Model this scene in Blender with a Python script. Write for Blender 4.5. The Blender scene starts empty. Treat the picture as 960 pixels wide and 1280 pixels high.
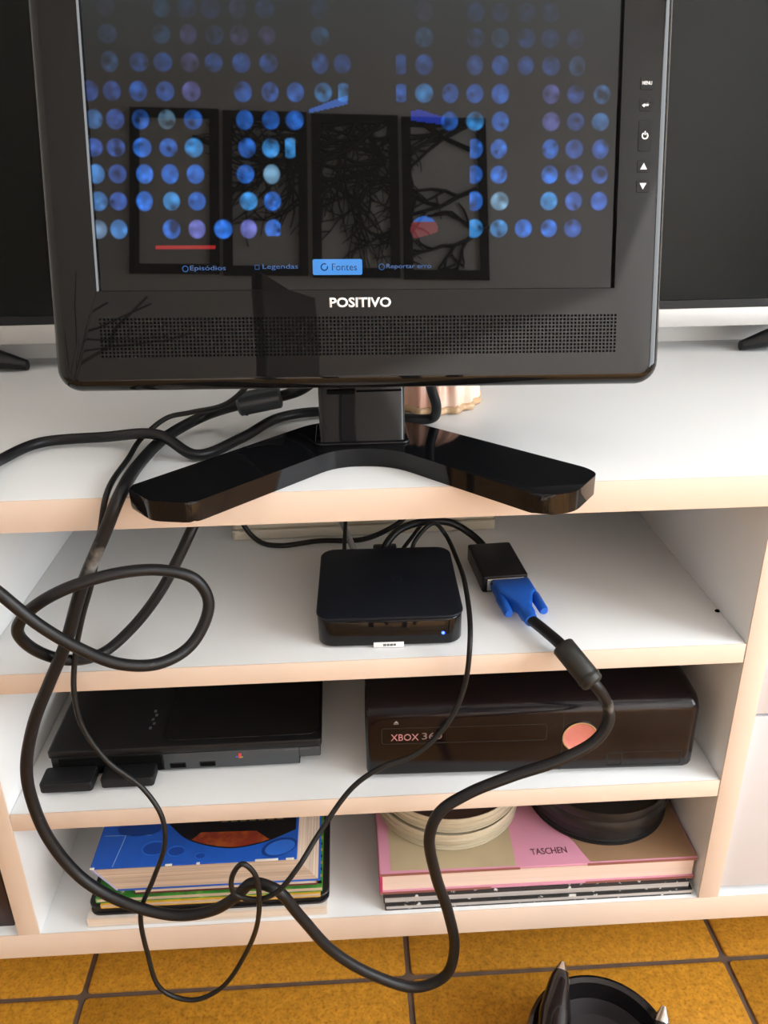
import bpy, bmesh, math, random
from mathutils import Matrix, Vector
import numpy as np

S = bpy.context.scene
COL = S.collection

# ------------------------------------------------------------------ camera
CAM = Vector((0.29079, -0.53634, 0.74636))
yaw, pitch, roll = math.radians(2.5753), math.radians(23.9812), math.radians(-0.9604)
fwd = Vector((math.sin(yaw)*math.cos(pitch), math.cos(yaw)*math.cos(pitch), -math.sin(pitch)))
rgt = Vector((math.cos(yaw), -math.sin(yaw), 0)); upv = rgt.cross(fwd)
r2 = math.cos(roll)*rgt + math.sin(roll)*upv
u2 = -math.sin(roll)*rgt + math.cos(roll)*upv
cd = bpy.data.cameras.new('camera'); co = bpy.data.objects.new('camera', cd); COL.objects.link(co)
co.matrix_world = Matrix(((r2.x, u2.x, -fwd.x, CAM.x), (r2.y, u2.y, -fwd.y, CAM.y), (r2.z, u2.z, -fwd.z, CAM.z), (0, 0, 0, 1)))
cd.sensor_fit = 'VERTICAL'; cd.sensor_height = 24.0; cd.lens = 1029.06/1280*24.0
cd.clip_start = 0.01
S.camera = co

# ------------------------------------------------------------------ light
SKY_STRENGTH = 11.5
w = bpy.data.worlds.new('world'); S.world = w; w.use_nodes = True
bg = w.node_tree.nodes['Background']
bg.inputs[0].default_value = (0.92, 0.965, 1.0, 1); bg.inputs[1].default_value = SKY_STRENGTH
S.view_settings.view_transform = 'Standard'; S.view_settings.look = 'None'
S.view_settings.gamma = 1.0; S.view_settings.use_curve_mapping = False
S.view_settings.exposure = 0.05
# low sun and sky light enter by the window in the right wall; the sun falls on the wall behind the camera
WIN = dict(x=2.2, y0=-1.85, y1=-0.20, z0=0.45, z1=2.10)
pl = bpy.data.lights.new('window_portal', 'AREA'); pl.shape = 'RECTANGLE'; pl.size = WIN['z1']-WIN['z0']; pl.size_y = WIN['y1']-WIN['y0']; pl.cycles.is_portal = True
po = bpy.data.objects.new('window_portal', pl); COL.objects.link(po)
po.location = (WIN['x']+.08, (WIN['y0']+WIN['y1'])/2, (WIN['z0']+WIN['z1'])/2); po.rotation_euler = (0, math.radians(90), 0)
SUN_STRENGTH = 18.0
sl = bpy.data.lights.new('sun', 'SUN'); sl.energy = SUN_STRENGTH; sl.angle = math.radians(4); sl.color = (1.0, 0.96, 0.95)
so = bpy.data.objects.new('sun', sl); COL.objects.link(so)
so.rotation_euler = Vector((-2.6, -1.30, -1.90)).to_track_quat('-Z', 'Y').to_euler(); so.location = (2.8, .3, 2.0)

# ------------------------------------------------------------------ materials
MATS = {}
def mat(name, col, rough=0.5, spec=0.5, metal=0.0, var=0.0, vscale=20.0, bump=0.0, bscale=200.0, rvar=0.0,
        emit=None, estr=0.0, objrand=0.0, coat=0.0, col2=None, c2scale=30.0, c2lo=0.45, c2hi=0.6, ior=1.5, trans=0.0):
    if name in MATS: return MATS[name]
    m = bpy.data.materials.new(name); m.use_nodes = True; nt = m.node_tree
    b = nt.nodes['Principled BSDF']
    b.inputs['Base Color'].default_value = (*col, 1); b.inputs['Roughness'].default_value = rough
    b.inputs['Metallic'].default_value = metal; b.inputs['Specular IOR Level'].default_value = spec
    b.inputs['IOR'].default_value = ior
    b.inputs['Coat Weight'].default_value = coat; b.inputs['Coat Roughness'].default_value = 0.03
    b.inputs['Transmission Weight'].default_value = trans
    if emit: b.inputs['Emission Color'].default_value = (*emit, 1); b.inputs['Emission Strength'].default_value = estr
    tc = nt.nodes.new('ShaderNodeTexCoord')
    src = None
    def noise(scale, detail=4):
        n = nt.nodes.new('ShaderNodeTexNoise'); n.inputs['Scale'].default_value = scale; n.inputs['Detail'].default_value = detail
        nt.links.new(tc.outputs['Object'], n.inputs['Vector']); return n
    if col2:
        n = noise(c2scale); rp = nt.nodes.new('ShaderNodeValToRGB')
        rp.color_ramp.elements[0].position = c2lo; rp.color_ramp.elements[1].position = c2hi
        rp.color_ramp.elements[0].color = (*col, 1); rp.color_ramp.elements[1].color = (*col2, 1)
        nt.links.new(n.outputs['Fac'], rp.inputs['Fac']); src = rp.outputs['Color']
    if var > 0 or objrand > 0:
        hs = nt.nodes.new('ShaderNodeHueSaturation')
        if src: nt.links.new(src, hs.inputs['Color'])
        else: hs.inputs['Color'].default_value = (*col, 1)
        n = noise(vscale); mr = nt.nodes.new('ShaderNodeMapRange')
        mr.inputs[1].default_value = 0.3; mr.inputs[2].default_value = 0.7
        mr.inputs[3].default_value = 1-var; mr.inputs[4].default_value = 1+var
        nt.links.new(n.outputs['Fac'], mr.inputs[0]); val = mr.outputs[0]
        if objrand > 0:
            oi = nt.nodes.new('ShaderNodeObjectInfo'); m2 = nt.nodes.new('ShaderNodeMapRange')
            m2.inputs[3].default_value = 1-objrand; m2.inputs[4].default_value = 1+objrand
            nt.links.new(oi.outputs['Random'], m2.inputs[0])
            mu = nt.nodes.new('ShaderNodeMath'); mu.operation = 'MULTIPLY'
            nt.links.new(val, mu.inputs[0]); nt.links.new(m2.outputs[0], mu.inputs[1]); val = mu.outputs[0]
        nt.links.new(val, hs.inputs['Value']); src = hs.outputs['Color']
    if src: nt.links.new(src, b.inputs['Base Color'])
    if rvar > 0:
        n = noise(vscale*1.7); mr = nt.nodes.new('ShaderNodeMapRange')
        mr.inputs[3].default_value = max(0, rough-rvar); mr.inputs[4].default_value = rough+rvar
        nt.links.new(n.outputs['Fac'], mr.inputs[0]); nt.links.new(mr.outputs[0], b.inputs['Roughness'])
    if bump > 0:
        n = noise(bscale); bp = nt.nodes.new('ShaderNodeBump'); bp.inputs['Strength'].default_value = bump
        bp.inputs['Distance'].default_value = 0.001
        nt.links.new(n.outputs['Fac'], bp.inputs['Height']); nt.links.new(bp.outputs['Normal'], b.inputs['Normal'])
    MATS[name] = m; return m

M_white = mat('white_laminate', (0.78, 0.79, 0.79), 0.38, var=0.015, vscale=6, rvar=0.05)
M_edge = mat('cream_edge_band', (0.70, 0.565, 0.465), 0.42, var=0.03, vscale=8)
M_front = mat('drawer_front_laminate', (0.67, 0.665, 0.70), 0.4, var=0.01)
M_gloss = mat('glossy_black_plastic', (0.005, 0.005, 0.006), 0.05, spec=0.28, rvar=0.015, vscale=30)
M_bezel = mat('glossy_black_bezel', (0.006, 0.006, 0.006), 0.022, spec=0.31)
M_black = mat('satin_black_plastic', (0.006, 0.006, 0.007), 0.32, spec=0.3, bump=0.05, bscale=900)
M_xbox = mat('glossy_charcoal_plastic', (0.006, 0.004, 0.006), 0.16, spec=0.32, rvar=0.03)
M_matte = mat('matte_black_plastic', (0.007, 0.007, 0.008), 0.5, spec=0.25, bump=0.15, bscale=1200)
M_void = mat('dark_opening', (0.001, 0.001, 0.001), 0.9, spec=0.1)
M_rubber = mat('black_cable_sheath', (0.006, 0.006, 0.007), 0.42, spec=0.3, col2=(0.20, 0.18, 0.16), c2scale=28, c2lo=0.66, c2hi=0.76)
M_thin = mat('thin_black_wire', (0.007, 0.007, 0.007), 0.45, spec=0.3)
M_olive = mat('dark_olive_ferrite', (0.014, 0.014, 0.012), 0.45, spec=0.35)
M_strip = mat('console_front_grey', (0.040, 0.045, 0.050), 0.35)
M_ferr = mat('dark_grey_ferrite', (0.030, 0.036, 0.042), 0.38, bump=0.05)
M_greyw = mat('grey_wire', (0.22, 0.21, 0.21), 0.5)
M_ink = mat('white_print', (0.85, 0.85, 0.85), 0.4)
M_inkg = mat('grey_print', (0.10, 0.10, 0.10), 0.5)
M_silver = mat('silver_bezel', (0.43, 0.41, 0.385), 0.4, metal=0.1, var=0.02)
M_tvscr = mat('tv_glass', (0.004, 0.005, 0.0045), 0.20, spec=0.15)
M_wall = mat('white_wall_paint', (0.80, 0.78, 0.75), 0.85, var=0.02, vscale=3, bump=0.08, bscale=60)
M_ceil = mat('white_ceiling_paint', (0.82, 0.81, 0.79), 0.9, var=0.01)
M_tile = mat('mustard_floor_tile', (0.46, 0.212, 0.020), 0.34, var=0.20, vscale=130, objrand=0.05, bump=0.06, bscale=90,
             col2=(0.30, 0.115, 0.008), c2scale=330, c2lo=0.48, c2hi=0.72, rvar=0.08)
M_grout = mat('dark_grout', (0.115, 0.075, 0.055), 0.85, var=0.2, vscale=60)
M_blue = mat('blue_vga_plastic', (0.010, 0.105, 0.52), 0.38)
M_steel = mat('steel', (0.62, 0.60, 0.58), 0.25, metal=1.0)
M_dgap = mat('seam_shadow_line', (0.003, 0.003, 0.003), 0.7)

# ------------------------------------------------------------------ mesh helpers
def fin(bm, name='mesh', smooth=True, ang=35):
    bmesh.ops.recalc_face_normals(bm, faces=bm.faces[:])
    me = bpy.data.meshes.new(name); bm.to_mesh(me); bm.free()
    if smooth:
        for p in me.polygons: p.use_smooth = True
        me.set_sharp_from_angle(angle=math.radians(ang))
    return me
def loft(bm, rings, cap=True, closed=True):
    vs = [[bm.verts.new(p) for p in r] for r in rings]
    n = len(rings[0])
    for a, b in zip(vs[:-1], vs[1:]):
        for i in range(n if closed else n-1):
            j = (i+1) % n
            bm.faces.new((a[i], a[j], b[j], b[i]))
    if cap:
        bm.faces.new(vs[0][::-1]); bm.faces.new(vs[-1])
    return vs
def rr(x0, x1, y0, y1, r, seg=5):
    r = max(min(r, (x1-x0)/2-1e-5, (y1-y0)/2-1e-5), 1e-5)
    out = []
    for cx, cy, a0 in ((x1-r, y0+r, -90), (x1-r, y1-r, 0), (x0+r, y1-r, 90), (x0+r, y0+r, 180)):
        for k in range(seg+1):
            a = math.radians(a0+90*k/seg); out.append((cx+r*math.cos(a), cy+r*math.sin(a)))
    return out
def slab_bm(bm, x0, x1, y0, y1, z0, z1, r=0.002, bv=0.001, bseg=3, seg=5, bot=True):
    """rounded-rectangle slab standing along z with rounded rims"""
    rings = []
    bv = min(bv, (z1-z0)/2*0.98)
    if bot:
        for k in range(bseg+1):
            a = math.pi/2*k/bseg; o = bv*(1-math.sin(a)); zz = z0+bv*(1-math.cos(a))
            rings.append([(x, y, zz) for x, y in rr(x0+o, x1-o, y0+o, y1-o, r-o, seg)])
    else: rings.append([(x, y, z0) for x, y in rr(x0, x1, y0, y1, r, seg)])
    for k in range(bseg+1):
        a = math.pi/2*k/bseg; o = bv*(1-math.cos(a)); zz = z1-bv*(1-math.sin(a))
        rings.append([(x, y, zz) for x, y in rr(x0+o, x1-o, y0+o, y1-o, r-o, seg)])
    loft(bm, rings)
def slab(x0, x1, y0, y1, z0, z1, r=0.002, bv=0.001, bseg=3, seg=5):
    bm = bmesh.new(); slab_bm(bm, x0, x1, y0, y1, z0, z1, r, bv, bseg, seg); return fin(bm)
def box_bm(bm, x0, x1, y0, y1, z0, z1):
    v = [bm.verts.new(p) for p in ((x0,y0,z0),(x1,y0,z0),(x1,y1,z0),(x0,y1,z0),(x0,y0,z1),(x1,y0,z1),(x1,y1,z1),(x0,y1,z1))]
    for f in ((3,2,1,0),(4,5,6,7),(0,1,5,4),(1,2,6,5),(2,3,7,6),(3,0,4,7)): bm.faces.new([v[i] for i in f])
    return v
def box(x0, x1, y0, y1, z0, z1, bv=0.0008, seg=2):
    bm = bmesh.new(); box_bm(bm, x0, x1, y0, y1, z0, z1)
    if bv > 0: bmesh.ops.bevel(bm, geom=bm.edges[:], offset=bv, segments=seg, profile=0.5, affect='EDGES')
    return fin(bm)
def prism(pts, z0, z1, bv=0.0):
    """closed outline (x,y) raised from z0 to z1"""
    bm = bmesh.new(); loft(bm, [[(x, y, z0) for x, y in pts], [(x, y, z1) for x, y in pts]])
    if bv > 0:
        ed = [e for e in bm.edges if abs(e.verts[0].co.z-e.verts[1].co.z) < 1e-7]
        bmesh.ops.bevel(bm, geom=ed, offset=bv, segments=3, profile=0.5, affect='EDGES')
    return fin(bm)
def round_poly(pts, rad, seg=5):
    out = []; n = len(pts)
    for i in range(n):
        p0, p1, p2 = Vector(pts[i-1]), Vector(pts[i]), Vector(pts[(i+1) % n])
        r = rad[i] if isinstance(rad, (list, tuple)) else rad
        a = (p0-p1); b = (p2-p1); la, lb = a.length, b.length; a.normalize(); b.normalize()
        d = min(r, la*0.45, lb*0.45)
        A, B = p1+a*d, p1+b*d
        for k in range(seg+1):
            t = k/seg; q = A*(1-t)**2+p1*2*t*(1-t)+B*t*t; out.append((q.x, q.y))
    return out
def lathe(profile, n=48, cx=0, cy=0, z=0):
    bm = bmesh.new(); rings = []
    for r, zz in profile:
        rings.append([(cx+max(r,1e-5)*math.cos(2*math.pi*i/n), cy+max(r,1e-5)*math.sin(2*math.pi*i/n), z+zz) for i in range(n)])
    loft(bm, rings); return fin(bm)
def spline(pts, sub=8):
    P = [Vector(p) for p in pts]; P = [P[0]*2-P[1]]+P+[P[-1]*2-P[-2]]
    out = []
    for i in range(1, len(P)-2):
        p0, p1, p2, p3 = P[i-1:i+3]
        t0 = 0; t1 = max((p1-p0).length, 1e-6)**.5; t2 = t1+max((p2-p1).length, 1e-6)**.5; t3 = t2+max((p3-p2).length, 1e-6)**.5
        for k in range(sub):
            t = t1+(t2-t1)*k/sub
            A1 = p0*((t1-t)/(t1-t0))+p1*((t-t0)/(t1-t0)); A2 = p1*((t2-t)/(t2-t1))+p2*((t-t1)/(t2-t1)); A3 = p2*((t3-t)/(t3-t2))+p3*((t-t2)/(t3-t2))
            B1 = A1*((t2-t)/(t2-t0))+A2*((t-t0)/(t2-t0)); B2 = A2*((t3-t)/(t3-t1))+A3*((t-t1)/(t3-t1))
            out.append(B1*((t2-t)/(t2-t1))+B2*((t-t1)/(t2-t1)))
    out.append(P[-2]); return out
def tube_bm(bm, pts, rad, n=12):
    N = len(pts); R = rad if isinstance(rad, (list, tuple)) else [rad]*N
    T = [(pts[min(i+1, N-1)]-pts[max(i-1, 0)]).normalized() for i in range(N)]
    ref = Vector((0, 0, 1)) if abs(T[0].z) < .9 else Vector((1, 0, 0))
    U = (ref-T[0]*ref.dot(T[0])).normalized(); rings = []
    for i in range(N):
        U = (U-T[i]*U.dot(T[i])).normalized(); V = T[i].cross(U)
        rings.append([pts[i]+(U*math.cos(2*math.pi*k/n)+V*math.sin(2*math.pi*k/n))*R[i] for k in range(n)])
    loft(bm, rings)
def tube(pts, rad, n=12, sub=8):
    bm = bmesh.new(); tube_bm(bm, spline(pts, sub) if sub else [Vector(p) for p in pts], rad, n); return fin(bm, ang=60)

# ------------------------------------------------------------------ object helpers
def link(name, me, m=None, parent=None, M=None):
    o = bpy.data.objects.new(name, me); COL.objects.link(o)
    if me is not None and m is not None and len(me.materials) == 0: me.materials.append(m)
    if me is not None: me.name = name
    if parent is not None: o.parent = parent
    if M is not None: o.matrix_local = M
    return o
def tag(o, label, cat, group=None):
    o['label'] = label; o['category'] = cat
    if group: o['group'] = group
    return o
def thing(name, label, cat, loc=(0, 0, 0), rz=0.0, group=None):
    o = bpy.data.objects.new(name, None); COL.objects.link(o); o.empty_display_size = 0.05
    o.location = loc; o.rotation_euler = (0, 0, rz); return tag(o, label, cat, group)
def struct(name, me, m, parent=None):
    o = link(name, me, m, parent)
    if parent is None: o['kind'] = 'structure'
    return o
def text_me(s, width=None, size=0.01, depth=0.0001, bold=0.0, height=None, xs=1.0):
    cu = bpy.data.curves.new('t', 'FONT'); cu.body = s; cu.size = size; cu.extrude = 0.0; cu.align_x = 'CENTER'; cu.align_y = 'CENTER'
    cu.offset = bold*size; cu.resolution_u = 3
    ob = bpy.data.objects.new('t', cu); COL.objects.link(ob)
    dg = bpy.context.evaluated_depsgraph_get(); me = bpy.data.meshes.new_from_object(ob.evaluated_get(dg))
    bpy.data.objects.remove(ob); bpy.data.curves.remove(cu)
    co_ = np.empty(len(me.vertices)*3); me.vertices.foreach_get('co', co_); c = co_.reshape(-1, 3)
    lo, hi = c.min(0), c.max(0); c -= (lo+hi)/2
    sx = width/(hi[0]-lo[0]) if width else 1.0; sy = height/(hi[1]-lo[1]) if height else sx
    c[:, 0] *= sx; c[:, 1] *= sy; me.vertices.foreach_set('co', c.ravel())
    bm = bmesh.new(); bm.from_mesh(me); bpy.data.meshes.remove(me)
    r = bmesh.ops.extrude_face_region(bm, geom=bm.faces[:])
    bmesh.ops.translate(bm, vec=(0, 0, depth), verts=[v for v in r['geom'] if isinstance(v, bmesh.types.BMVert)])
    return fin(bm, smooth=False)
RX90 = Matrix.Rotation(math.radians(90), 4, 'X')      # lettering on a face that looks towards -y
def T(x, y, z): return Matrix.Translation((x, y, z))

# ================================================================== the room
zA, zB, zC, zc, zD, zd, zE, ze = 0.5260, 0.5012, 0.3828, 0.3648, 0.2450, 0.2270, 0.1054, 0.0768
X0, X1, Y0r, Y1r, H = -1.8, 2.2, -2.0, 0.436, 2.65
def quadbox(x0, x1, y0, y1, z0, z1): return box(x0, x1, y0, y1, z0, z1, 0)
floor = struct('floor', quadbox(X0-.12, X1+.12, Y0r-.12, Y1r+.12, -0.06, -0.0025), M_grout)
tile_me = None; TP = 0.316
ix0 = math.floor((X0-0.0165)/TP); ix1 = math.ceil((X1-0.0165)/TP); iy0 = math.floor((Y0r-0.016)/TP); iy1 = math.ceil((Y1r-0.016)/TP)
for i in range(ix0, ix1):
    for j in range(iy0, iy1):
        xa, xb = 0.0165+i*TP+.0028, 0.0165+(i+1)*TP-.0028; ya, yb = 0.016+j*TP+.0028, 0.016+(j+1)*TP-.0028
        cxa, cxb, cya, cyb = max(xa, X0), min(xb, X1), max(ya, Y0r), min(yb, Y1r)
        if cxb-cxa < .01 or cyb-cya < .01: continue
        full = (cxa, cxb, cya, cyb) == (xa, xb, ya, yb)
        if full:
            if tile_me is None:
                tile_me = slab(-TP/2+.0028, TP/2-.0028, -TP/2+.0028, TP/2-.0028, -0.004, 0, .004, .0012, 2, 2)
            link('tile', tile_me, M_tile, floor, T((xa+xb)/2, (ya+yb)/2, 0))
        else:
            mx, my = (cxa+cxb)/2, (cya+cyb)/2
            link('tile', slab(cxa-mx, cxb-mx, cya-my, cyb-my, -0.004, 0, .004, .0012, 2, 2), M_tile, floor, T(mx, my, 0))
struct('wall_back', quadbox(X0, X1, Y1r, Y1r+.12, 0, H), M_wall)
struct('wall_front', quadbox(X0, X1, Y0r-.12, Y0r, 0, H), M_wall)
struct('wall_left', quadbox(X0-.12, X0, Y0r-.12, Y1r+.12, 0, H), M_wall)
struct('ceiling', quadbox(X0-.12, X1+.12, Y0r-.12, Y1r+.12, H, H+.1), M_ceil)
bm = bmesh.new()
box_bm(bm, X1, X1+.12, Y0r-.12, WIN['y0'], 0, H); box_bm(bm, X1, X1+.12, WIN['y1'], Y1r+.12, 0, H)
box_bm(bm, X1, X1+.12, WIN['y0'], WIN['y1'], 0, WIN['z0']); box_bm(bm, X1, X1+.12, WIN['y0'], WIN['y1'], WIN['z1'], H)
struct('wall_right', fin(bm, smooth=False), M_wall)
M_wframe = mat('white_window_frame', (0.78, 0.78, 0.77), 0.35)
bm = bmesh.new(); ym = (WIN['y0']+WIN['y1'])/2
for a in ((WIN['y0'], WIN['y1'], WIN['z0'], WIN['z0']+.05), (WIN['y0'], WIN['y1'], WIN['z1']-.05, WIN['z1']), (WIN['y0'], WIN['y0']+.05, WIN['z0']+.05, WIN['z1']-.05),
          (WIN['y1']-.05, WIN['y1'], WIN['z0']+.05, WIN['z1']-.05)):
    box_bm(bm, X1+.01, X1+.05, *a)
win = struct('window_1', fin(bm, smooth=False), M_wframe)
link('window_sill', box(X1-.06, X1+.0, WIN['y0']-.04, WIN['y1']+.04, WIN['z0']-.03, WIN['z0'], .004), M_wframe, win)

# four-panel metal branch art on the wall behind the camera: seen mirrored in the monitor
M_iron = mat('dark_iron', (0.012, 0.011, 0.010), 0.6)
random.seed(11)
def branch(segs, p, a, L, r, depth):
    n = 3; q = p
    for k in range(n):
        a += random.uniform(-.35, .35); q2 = (q[0]+math.cos(a)*L/n, q[1]+math.sin(a)*L/n)
        segs.append((q, q2, r*(1-.12*k))); q = q2
        if depth > 0 and random.random() < .8:
            branch(segs, q, a+random.choice((-1, 1))*random.uniform(.45, 1.1), L*random.uniform(.55, .8), r*.68, depth-1)
    if depth > 0: branch(segs, q, a+random.uniform(-.5, .5), L*.75, r*.72, depth-1)
segs = []
for p, a, L, d in (((.90, 1.93), 3.35, .34, 4), ((.90, 1.80), 3.25, .30, 4), ((.90, 1.86), 3.0, .34, 4), ((.62, 1.92), 3.5, .3, 3), ((.60, 1.80), 3.4, .26, 4),
                   ((.88, 1.70), 3.5, .20, 3), ((.50, 1.90), 3.9, .22, 3), ((.86, 1.55), 3.3, .14, 2), ((.27, 1.88), 3.3, .18, 2), ((.26, 1.80), 3.2, .16, 2), ((-.01, 1.83), 3.3, .10, 0)):
    branch(segs, p, a, L, .0095, d)
pw = ('leftmost panel', 'second panel from its left', 'third panel from its left', 'rightmost panel')
for k, (a, b) in enumerate(((-.305, -.022), (-.010, .262), (.276, .560), (.572, .853))):
    cx = (a+b)/2; cz = 1.662-(cx-.27)*.043; hw = (b-a)/2; hh = .272
    t = thing('wall_art_panel', 'black metal tree branch wall art seen mirrored in the monitor, %s' % pw[k], 'wall art', (cx, Y0r, cz), 0, 'four panel metal tree wall art')
    t.rotation_euler = (0, math.radians(1.6), 0)
    bm = bmesh.new(); fw = .030
    box_bm(bm, -hw, hw, .001, .010, hh-fw, hh); box_bm(bm, -hw, hw, .001, .010, -hh, -hh+fw)
    box_bm(bm, -hw, -hw+fw, .001, .010, -hh+fw, hh-fw); box_bm(bm, hw-fw, hw, .001, .010, -hh+fw, hh-fw)
    link('frame', fin(bm, smooth=False), M_iron, t)
    bm = bmesh.new(); cnt = 0
    for p, q, r in segs:
        mx, mz = (p[0]+q[0])/2-cx, (p[1]+q[1])/2-cz
        if abs(mx) < hw-.01 and abs(mz) < hh-.01:
            P = Vector((max(-hw, min(hw, p[0]-cx)), .006, max(-hh, min(hh, p[1]-cz)))); Q = Vector((max(-hw, min(hw, q[0]-cx)), .006, max(-hh, min(hh, q[1]-cz))))
            if (Q-P).length > .003: tube_bm(bm, [P, Q], [r, r*.9], 5); cnt += 1
    if cnt: link('branch_relief', fin(bm), M_iron, t)
    else: bm.free()

# floor vase with dry twigs in the corner behind the camera (mirrored at the monitor's left bezel)
M_vase = mat('dark_clay', (0.05, 0.03, 0.02), 0.5)
t = thing('twig_vase', 'tall dark vase of dry twigs mirrored in the left edge of the monitor', 'vase', (-.58, -1.80, 0))
link('vase', lathe([(.0, 0), (.07, 0), (.10, .15), (.09, .4), (.05, .62), (.055, .68), (.045, .68), (.04, .6), (.0, .1)], 24), M_vase, t)
tw = []
for k in range(4):
    a0 = .95+k*.35
    segs2 = []; branch(segs2, (0, .62), a0, .42, .009, 1)
    tw.append(segs2)
for s2 in tw:
    bm = bmesh.new(); yy = random.uniform(-.03, .03)
    for p, q, r in s2: tube_bm(bm, [Vector((p[0], yy*p[1], p[1])), Vector((q[0], yy*q[1], q[1]))], [r, r*.9], 5)
    link('twig', fin(bm), M_iron, t)

# chair shape added behind the camera in place of the photographer's dark reflection
M_dwood = mat('dark_red_wood', (0.035, 0.010, 0.008), 0.35, var=.3, vscale=12)
t = thing('photographer_stand_in', 'dark chair shape standing in for the photographer mirrored low in the monitor', 'stand-in', (.365, -1.22, 0), math.radians(115))
link('seat', slab(-.20, .20, -.20, .20, .43, .465, .03, .008), M_dwood, t)
link('backrest', slab(-.140, .140, .165, .195, .50, 1.11, .012, .006), M_dwood, t)
for x in (-.105, .105): link('post', box(x-.014, x+.014, .166, .194, .46, .55, .003), M_dwood, t)
for x in (-.17, .17):
    for y in (-.17, .17): link('leg', box(x-.019, x+.019, y-.019, y+.019, 0, .432, .004), M_dwood, t)
for x in (-.17, .17): link('stretcher', box(x-.010, x+.010, -.155, .155, .18, .205, .003), M_dwood, t)

# ================================================================== cabinet
XL, XR = -0.62, 1.24; DEP = 0.425
top = thing('cabinet_top', 'white laminate cabinet top with a cream front edge carrying the monitor', 'worktop')
link('board', box(XL, XR, .0008, Y1r-.002, zB, zA, .0005), M_white, top)
link('edge_band', box(XL, XR, -.0006, .0008, zB+.0002, zA-.0003, .0003), M_edge, top)
cab = thing('tv_cabinet', 'white open shelf television cabinet with cream front edges', 'cabinet')
def panel(name, x0, x1, z0, z1, horiz, y1=DEP, y0=0.0):
    p = link(name, box(x0, x1, y0+.0008, y1, z0, z1, .0004), M_white, cab)
    e = .0002
    link('edge_band', box(x0+(0 if horiz else e), x1-(0 if horiz else e), y0-.0005, y0+.0008, z0+(e if horiz else 0), z1-(e if horiz else 0), .0003), M_edge, p)
    return p
panel('bottom_panel', XL, XR, ze, zE, True)
for a, b in ((XL, XL+.019), (-.0191, 0), (.60, .6192), (XR-.019, XR)): panel('side_panel', a, b, zE, zB-.0002, False)
panel('shelf', .0003, .5997, zc, zC, True, y0=.0004)
panel('shelf', .0003, .5997, zd, zD, True, y0=.0004)
panel('shelf', XL+.0195, -.0195, .300, .318, True, y0=.0004)
link('back_panel', box(XL, XR, DEP, DEP+.006, ze, zB-.0002, 0), M_white, cab)
for z0, z1 in ((.3096, .4985), (.1128, .3071)):
    dr = link('drawer', box(.6208, XR-.0206, .004, .022, z0, z1, .0012), M_front, cab)
    link('drawer_box', box(.64, XR-.04, .0222, .38, z0+.015, z1-.05, .001), M_white, dr)
for x in (XL+.05, -.01, .61, XR-.05):
    for y in (.16, .36):
        link('foot', lathe([(0, 0), (.022, 0), (.024, .004), (.018, ze-.01), (.022, ze), (0, ze)], 20), M_black, cab, T(x, y, 0))
link('chip_mark', lathe([(0, 0), (.0022, 0), (.0016, .0012), (0, .0016)], 8), M_void, cab, T(.5975, .050, zC))

# ================================================================== television behind the monitor
tv = thing('television', 'large flat black television with silver lower bezel behind the monitor', 'television', (.342, .395, zA))
TW, tz0, tz1, ty = .56, .0285, .70, -.018
link('back_shell', slab(-TW, TW, -.004, .028, tz0, tz1, .004, .003), M_black, tv)
link('lower_bezel', box(-TW, TW, ty, -.004, tz0, tz0+.0205, .0012), M_silver, tv)
bm = bmesh.new()
box_bm(bm, -TW, TW, ty+.001, -.004, tz0+.0205, tz0+.0295); box_bm(bm, -TW, TW, ty+.001, -.004, tz1-.012, tz1)
box_bm(bm, -TW, -TW+.012, ty+.001, -.004, tz0+.0295, tz1-.012); box_bm(bm, TW-.012, TW, ty+.001, -.004, tz0+.0295, tz1-.012)
link('frame', fin(bm, smooth=False), M_black, tv)
link('screen', box(-TW+.012, TW-.012, ty+.004, -.004, tz0+.0295, tz1-.012, 0), M_tvscr, tv)
for s in (-1, 1):
    pts = [Vector((s*.400, -.018, .006)), Vector((s*.430, -.018, .0135)), Vector((s*.475, -.012, .022)), Vector((s*.505, .0, .032))]
    bm = bmesh.new(); rings = []
    for p, (wy, wz) in zip(pts, ((.006, .0055), (.014, .010), (.02, .012), (.016, .010))):
        rings.append([(p.x, p.y+wy*math.cos(a), max(p.z+wz*math.sin(a), .0004)) for a in [2*math.pi*k/12 for k in range(12)]])
    loft(bm, rings); link('foot', fin(bm), M_black, tv)
    pts = [Vector((s*.56, -.018+.03, .006)), Vector((s*.505, .005, .034))]
    bm = bmesh.new(); tube_bm(bm, pts, [.006, .010], 10); link('foot', fin(bm), M_black, tv)

# ================================================================== monitor
mon = thing('monitor', 'black glossy desktop monitor showing rows of blue round portraits', 'monitor', (.305, .06, zA))
W2M = Matrix.Translation((-.305, -.06, -zA))
# boomerang base
bz = zA+.0142
bp = [(.1415, -.0175), (.1625, -.0435), (.1905, -.0490), (.2830, .0455), (.3235, .0420), (.4135, -.0575), (.4370, -.0530), (.4600, -.0215), (.4560, -.0100), (.3410, .1085), (.2665, .1135)]
bo = round_poly(bp, [.005, .006, .008, .02, .02, .012, .009, .006, .006, .02, .02], 6)
link('base', prism(bo, zA+.0002, bz, .0016), M_gloss, mon, W2M)
nm = bmesh.new()
rings = []
for zz, f0, f1, xa, xb in ((bz, .054, .100, .2690, .3350), (bz+.003, .0555, .100, .2698, .3345), (bz+.04, .0600, .102, .2700, .3345), (bz+.115, .084, .112, .2705, .3340)):
    rings.append([(x, y, zz) for x, y in rr(xa, xb, f0, f1, .004, 4)])
loft(nm, rings); neck = link('neck', fin(nm), M_gloss, mon, W2M)
link('neck_foot', slab(.266, .338, .0515, .103, bz-.0005, bz+.0022, .006, .001), M_gloss, mon, W2M)
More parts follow.
